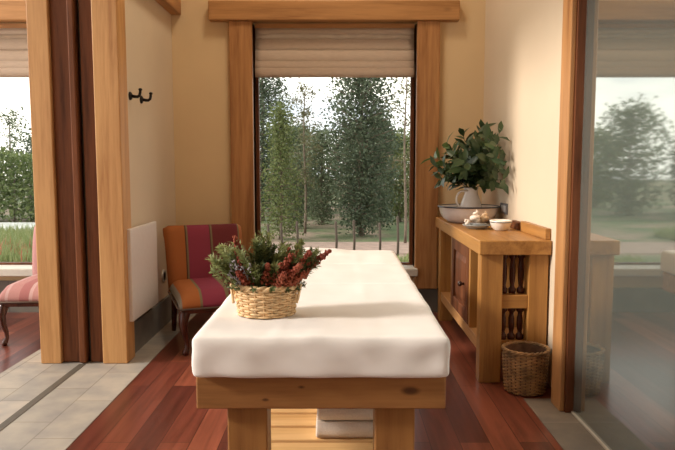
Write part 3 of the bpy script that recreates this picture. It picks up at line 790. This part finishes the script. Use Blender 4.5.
# dark turned spindles in the end panel
def spindle(x, z0, z1):
    h = z1-z0
    pr = [(.020, 0), (.022, .012), (.022, .025), (.013, .034), (.012, .045), (.0165, h*.35), (.0175, h*.5), (.0165, h*.65), (.012, h-.045), (.013, h-.034), (.022, h-.025), (.022, h-.012), (.020, h)]
    MB().lathe(pr, (x, 3.575, z0), 14).build('spindle', M['cab_leg'], r, origin=(x, 3.575, z0))
for x in (.912, .959, 1.006):
    spindle(x, .49, .716); spindle(x, .228, .415)
bx(.888, 1.03, 3.55, 3.60, .16, .228).build('end_rail', M['oakX'], r, bevel=.003)
bx(1.112, 1.142, 3.50, 3.99, CZ, CZ+.062).build('upstand', M['oakY'], r, bevel=.004)
bx(1.105, 1.142, 4.03, 4.20, CZ, CZ+.050).build('upstand', M['mahogY'], r, bevel=.004)

# basin
c = (.914, 4.62, CZ+.001)
r = thing('wash_basin', c, 'wide pale enamel basin with dark rim on the console', 'basin')
MB().lathe([(.001, 0), (.130, 0), (.142, .006), (.178, .030), (.199, .070), (.207, .106), (.214, .110), (.212, .113), (.203, .110), (.194, .072), (.173, .034), (.13, .010), (.001, .008)], c, 48).build('bowl', M['enamel'], r)
MB().tube([(c[0]+.2135*math.cos(2*PI*k/64), c[1]+.2135*math.sin(2*PI*k/64), c[2]+.112) for k in range(64)], .0055, 8, closed=True).build('rim', M['enamel_rim'], r)
# jug
jc = (.94, 4.66, CZ+.0105)
r = thing('water_jug', jc, 'cream enamel jug standing in the wide basin', 'jug')
MB().lathe([(.001, 0), (.062, 0), (.070, .01), (.080, .05), (.078, .10), (.062, .15), (.047, .19), (.046, .215), (.053, .235), (.050, .235), (.043, .213), (.043, .19), (.058, .15), (.07, .1), (.07, .02), (.001, .012)], jc, 32).build('body', M['enamel'], r)
hp = []
for k in range(15):
    a = PI*.5+PI*k/14
    hp.append((jc[0]-.058+.052*math.cos(a)-.004*k/14*0, jc[1]-.03, jc[2]+.15+.062*math.sin(a)))
MB().tube([(jc[0]-.03, jc[1]-.03, jc[2]+.212)]+hp+[(jc[0]-.045, jc[1]-.03, jc[2]+.088)], .0075, 8).build('handle', M['enamel'], r)
# leafy branches
r = thing('leafy_branches', (jc[0], jc[1], jc[2]+.05), 'big dark green leafy branches bunched in the cream jug', 'branches')
random.seed(5)
ends = [(-.26, -.05, .20), (-.24, .10, .28), (-.20, -.12, .13), (-.14, -.10, .30), (-.17, .02, .38), (-.06, -.12, .36), (-.05, .06, .47), (.02, -.1, .46), (.08, .0, .51), (.11, -.08, .44), (.14, .06, .38), (.12, -.14, .30),
        (.15, -.05, .22), (.02, -.18, .22), (-.09, -.2, .18), (.06, .12, .4), (-.12, .15, .33), (.13, .1, .26), (-.02, -.2, .3), (.08, -.2, .15), (-.22, -.05, .10), (.0, -.05, .38), (.05, -.16, .38), (.12, -.38, .22), (.09, -.34, .37), (.13, -.42, .10), (.06, -.42, .28), (.13, -.28, .48), (-.1, -.3, .25), (.02, -.36, .42)]
p0 = Vector((jc[0], jc[1], jc[2]+.20))
for bi, e in enumerate(ends):
    e = Vector((e[0]*1.05, e[1], e[2]*.86+.012)); tip = p0+Vector((e.x, e.y, e.z))
    mid = p0.lerp(tip, .5)+Vector((-e.x*.12, -e.y*.12, .05))
    pts = [p0+Vector((0, 0, -.15)), p0]
    for k in range(1, 9):
        t = k/8; pts.append(p0*(1-t)**2+mid*2*t*(1-t)+tip*t*t)
    m = MB(); m.tube(pts, lambda t: .004-.0025*t, 5)
    nl = 14
    for k in range(nl):
        t = .25+.75*(k+1)/nl; q = t*9; i = min(int(q), 8); p = Vector(pts[i]).lerp(Vector(pts[i+1]), q-i); tg = (Vector(pts[i+1])-Vector(pts[i])).normalized()
        a = tg.orthogonal().normalized(); a.rotate(Matrix.Rotation(k*2.4+random.uniform(-.4, .4), 3, tg))
        dd = (a*1.0+tg*.75+Vector((0, 0, .15))).normalized(); L = random.uniform(.085, .13)
        if (p+dd*L).x > XR-.02: dd.x = min(dd.x, -.05); dd.normalize()
        m.leaf(p, dd, tg, L, L*random.uniform(.36, .46), random.uniform(.05, .35))
    if tip.x > 1.11: pass
    o = m.build('branch', M['leaf_young'] if bi in (1, 4) else M['leaf'], r, origin=p0)
# small dish with shells, small bowl
c = (.872, 4.13, CZ+.001)
r = thing('soap_dish', c, 'shallow grey dish holding shells in front of the basin', 'dish')
MB().lathe([(.001, 0), (.055, 0), (.062, .006), (.088, .022), (.092, .026), (.088, .027), (.06, .012), (.001, .008)], c, 32).build('bowl', M['greydish'], r)
MB().lathe([(.001, .008), (.04, .010), (.052, .030), (.055, .033), (.001, .034)], (c[0]+.012, c[1]+.004, c[2]), 24).build('insert', M['greydish'], r)
def shell(p, s, mat, label, tilt):
    m = MB(); pts = []
    for k in range(40):
        t = k/39; a = t*5*PI; rr = s*.42*(1-t)**.9
        pts.append((rr*math.cos(a), rr*math.sin(a), s*1.25*t))
    m.tube(pts, lambda t: s*.30*(1-t)**.8+.001, 8)
    o = m.build('sea_shell', mat, None, origin=(0, 0, 0)); o.location = p; o.rotation_euler = tilt
    tag(o, label, 'shell', 'shells in the grey dish')
shell((c[0]-.012, c[1]-.005, c[2]+.053), .058, M['shell'], 'tall pale shell upright in the middle of the grey dish', (0, .15, .3))
shell((c[0]+.052, c[1]+.020, c[2]+.053), .050, M['shell2'], 'tan shell on the right side of the grey dish', (.2, .3, 1.5))
shell((c[0]-.055, c[1]-.01, c[2]+.036), .034, M['shell'], 'small pale shell on the left lip of the grey dish', (0, -.9, .4))
c = (.998, 4.02, CZ+.001)
r = thing('small_bowl', c, 'small white bowl with a dark line under its rim', 'bowl')
MB().lathe([(.001, 0), (.036, 0), (.04, .004), (.056, .022), (.066, .046), (.068, .064), (.065, .064), (.061, .046), (.05, .02), (.001, .008)], c, 36).build('body', M['ceramic'], r)
MB().tube([(c[0]+.0675*math.cos(2*PI*k/48), c[1]+.0675*math.sin(2*PI*k/48), c[2]+.053) for k in range(48)], .0028, 6, closed=True).build('rim_stripe', M['enamel_rim'], r)

# ------------------------------------------------------------------ garden
GZ = -.40
o = struct('ground', bx(-40, 30, WY+.3, 70, GZ-.3, GZ), M['ground'], 'rough garden ground with grass outside', 'ground')
struct('ground_path', bx(-5.2, 12, 11.6, 13.4, GZ-.05, GZ+.012), M['path'], 'pinkish gravel path beyond the window', 'path')
struct('ground_drive', bx(-20, -7.4, 14.9, 18, GZ-.05, GZ+.012), M['palepath'], 'pale gravel drive before the hedge', 'path')
def tree(name, x, y, H, cr, cnt, mat, label, leaf=.07, z0=.15, shape='cone', seed=1, trunk=.05, group=None, clump=14, lean=0):
    random.seed(seed)
    r = thing(name, (x, y, GZ), label, 'tree', group)
    MB().tube([(x+lean*t*H+.02*math.sin(t*7+seed), y, GZ+H*.97*t) for t in [i/10 for i in range(11)]], lambda t: trunk*(1-.85*t)+.006, 7).build('trunk', M['bark'], r)
    m = MB(); br = MB()
    nb = max(8, cnt//clump//6)
    for bi in range(nb):
        t = z0+(1-z0)*((bi+random.random())/nb)
        u = (t-z0)/(1-z0)
        if shape == 'cone': R = cr*(1-u)**.75*(1 if u > .08 else .7)
        elif shape == 'oval': R = cr*math.sqrt(max(.02, math.sin(PI*min(.99, max(.06, u*.92+.06)))))
        else: R = cr*(.55+.45*math.sin(PI*u))*(1-u**4)
        a = bi*2.4+random.uniform(-.5, .5); R *= random.uniform(.75, 1.2)
        zz = GZ+H*t; bxp = x+lean*t*H
        e = Vector((bxp+R*math.cos(a), y+R*math.sin(a), zz+R*(.35 if shape != 'cone' else .05)))
        s = Vector((bxp, y, zz)); br.tube([s, s.lerp(e, .5)+Vector((0, 0, .03)), e], .008, 4)
        per = cnt//nb
        for k in range(per):
            q = random.random()**.6; p = s.lerp(e, q)+Vector([random.gauss(0, .13*cr+.04) for _ in range(3)])
            d = Vector((random.gauss(0, 1), random.gauss(0, 1), random.gauss(0, .7))); nn = Vector((random.gauss(0, 1), random.gauss(0, 1), random.gauss(0, 1)))
            d.normalize(); w = d.cross(nn).normalized(); L = leaf*random.uniform(.6, 1.3)
            m.add([p, p+d*L*.5+w*L*.28, p+d*L, p+d*L*.5-w*L*.28], [(0, 1, 2, 3)])
    br.build('branches', M['bark'], r); m.build('foliage', mat, r)
    return r
def px(u, Y): return (u-340)/650*Y
tree('dense_tree', px(361, 14.6), 14.6, 4.3, .74, 15000, M['tree_a'], 'tall dense dark green tree in the middle of the main window', .08, .04, 'oval', 3, .06)
tree('dense_tree', px(263, 18.6), 18.6, 6.0, .80, 13000, M['tree_a'], 'tall dark evergreen at the left edge of the main window', .09, .06, 'col', 4, .06)
tree('young_conifer', px(281, 13.9), 13.9, 2.8, .50, 6500, M['tree_b'], 'bright yellow green conifer left of the slender tree', .06, .05, 'cone', 5, .035)
tree('slender_tree', px(305, 15.2), 15.2, 3.4, .36, 1300, M['tree_d'], 'slender thin leaved tree with a pale bare trunk', .065, .30, 'oval', 6, .03)
tree('slender_tree', px(405, 13.2), 13.2, 3.7, .40, 700, M['tree_d'], 'sparse tall sapling at the right edge of the main window', .06, .30, 'col', 7, .026)
tree('bushy_tree', px(322, 17.5), 17.5, 2.4, .62, 6500, M['tree_c'], 'low grey green tree between slender tree and dense tree', .08, .05, 'oval', 8, .04)
tree('bushy_tree', px(400, 18.4), 18.4, 2.4, .55, 5500, M['tree_b'], 'low yellow green bush tree at right behind the sapling', .08, .05, 'oval', 9, .04)
tree('bushy_tree', px(296, 16.4), 16.4, 1.75, .45, 4000, M['tree_c'], 'small grey green bush below the slender tree', .07, .04, 'oval', 10, .03)
tree('dense_tree', px(379, 16), 16, 2.7, .5, 5000, M['tree_a'], 'lower dark tree leaning on the right side of the dense tree', .08, .05, 'oval', 12, .04)
# farther row, wide enough for the reflection in the glass door
rnd = random.Random(40)
kinds = ['tree_a', 'tree_c', 'tree_b', 'tree_c']
spots = [(-9.3, 21, 2.5), (-6.9, 20.6, 3.3), (-4.2, 21.2, 2.5), (-1.5, 20.8, 2.6), (1.2, 21, 2.7), (3.9, 20.8, 2.7),
         (-7.4, 24.6, 2.7), (-4.9, 24.4, 2.8), (-1.9, 25.4, 2.9), (.6, 24.5, 2.8), (3.3, 24.6, 2.9)]
words = ['leftmost hazy tree of the front row behind the garden', 'tallest hazy tree behind the garden, seen in the glass door', 'third hazy tree of the front row behind the garden', 'hazy tree left of centre in the front row behind the garden',
         'hazy tree right of centre in the front row behind the garden', 'rightmost hazy tree of the front row behind the garden', 'leftmost hazy tree of the rear row behind the garden', 'second hazy tree from left in the rear row behind the garden',
         'third hazy tree from left in the rear row behind the garden', 'fourth hazy tree from left in the rear row behind the garden', 'rightmost hazy tree of the rear row behind the garden']
for i, (x, y, H) in enumerate(spots):
    tree('background_tree', x, y, H, 1.05, 4200, M[kinds[i % 4]], words[i], .14, .02, 'oval', 60+i, .05, group='trees in the back rows')
tree('small_tree', px(12, 22.6), 22.6, 3.4, .75, 1500, M['tree_c'], 'small loose tree behind the hedge at far left', .10, .1, 'oval', 90, .05)
# clipped hedge outside the gallery
random.seed(12)
r = thing('hedge', (-10.5, 18.5, GZ), 'long leafy green hedge outside the gallery window', 'hedge')
m = MB()
for k in range(9000):
    x = random.uniform(-14, -7.6); y = 18.5+random.choice((-1, 1))*random.uniform(.25, .5) if random.random() < .6 else random.uniform(18.1, 18.9)
    z = GZ+2.0*random.random()**.7+.10*math.sin(x*3)
    p = Vector((x, y, z)); d = Vector([random.gauss(0, 1) for _ in range(3)]).normalized(); w = d.orthogonal().normalized(); L = random.uniform(.08, .16)
    m.add([p, p+d*L*.5+w*L*.35, p+d*L, p+d*L*.5-w*L*.35], [(0, 1, 2, 3)])
m.build('foliage', M['hedge'], r)
m = MB()
for k in range(14):
    x = -14+.47*k; m.tube([(x, 18.5, GZ), (x+.05, 18.5, GZ+1.2)], .03, 5)
m.build('stems', M['bark'], r)
def blades(name, x0, x1, y0, y1, cnt, h, mat, label, cat, seed):
    random.seed(seed); m = MB()
    for k in range(cnt):
        x = random.uniform(x0, x1); y = random.uniform(y0, y1); L = h*random.uniform(.5, 1.2); a = random.uniform(0, PI); w = .018
        dx, dy = random.gauss(0, .25)*L, random.gauss(0, .25)*L
        m.add([(x-w*math.cos(a), y-w*math.sin(a), GZ), (x+w*math.cos(a), y+w*math.sin(a), GZ), (x+dx, y+dy, GZ+L)], [(0, 1, 2)])
    o = m.build(name, mat, None, origin=((x0+x1)/2, (y0+y1)/2, GZ)); tag(o, label, cat, kind='stuff')
blades('meadow_grass', -8.5, -4.8, 9.8, 14.6, 9000, .28, M['grass'], 'tall green meadow grass outside the gallery window', 'grass', 31)
blades('meadow_flowers', -8.3, -4.9, 9.9, 11.5, 260, .34, M['grassred'], 'reddish flowering stalks in the meadow grass', 'flowers', 32)
blades('garden_grass', -2.6, 2.4, 9.2, 10.72, 3500, .16, M['grass'], 'short rough grass before the gravel path', 'grass', 33)
# short stakes of the garden fence
for i, (u, Y, h) in enumerate(((268, 11.0, .60), (281, 10.9, .62), (297, 11.1, .64), (336, 10.9, .66), (354, 11.1, .66), (380, 11.0, .62), (398, 10.8, .75))):
    nth = ['first', 'second', 'third', 'fourth', 'fifth', 'sixth', 'seventh'][i]
    x = px(u, Y)
    o = MB().tube([(x, Y, GZ-.05), (x+.01, Y, GZ+h*.5), (x-.005, Y, GZ+h-.02), (x-.005, Y, GZ+h)], lambda t: .021 if t < .95 else .014, 8).build('fence_stake', M['stake'], None, origin=(x, Y, GZ))
    tag(o, '%s dark wooden stake from the left along the gravel path' % nth, 'stake', 'stakes along the path')
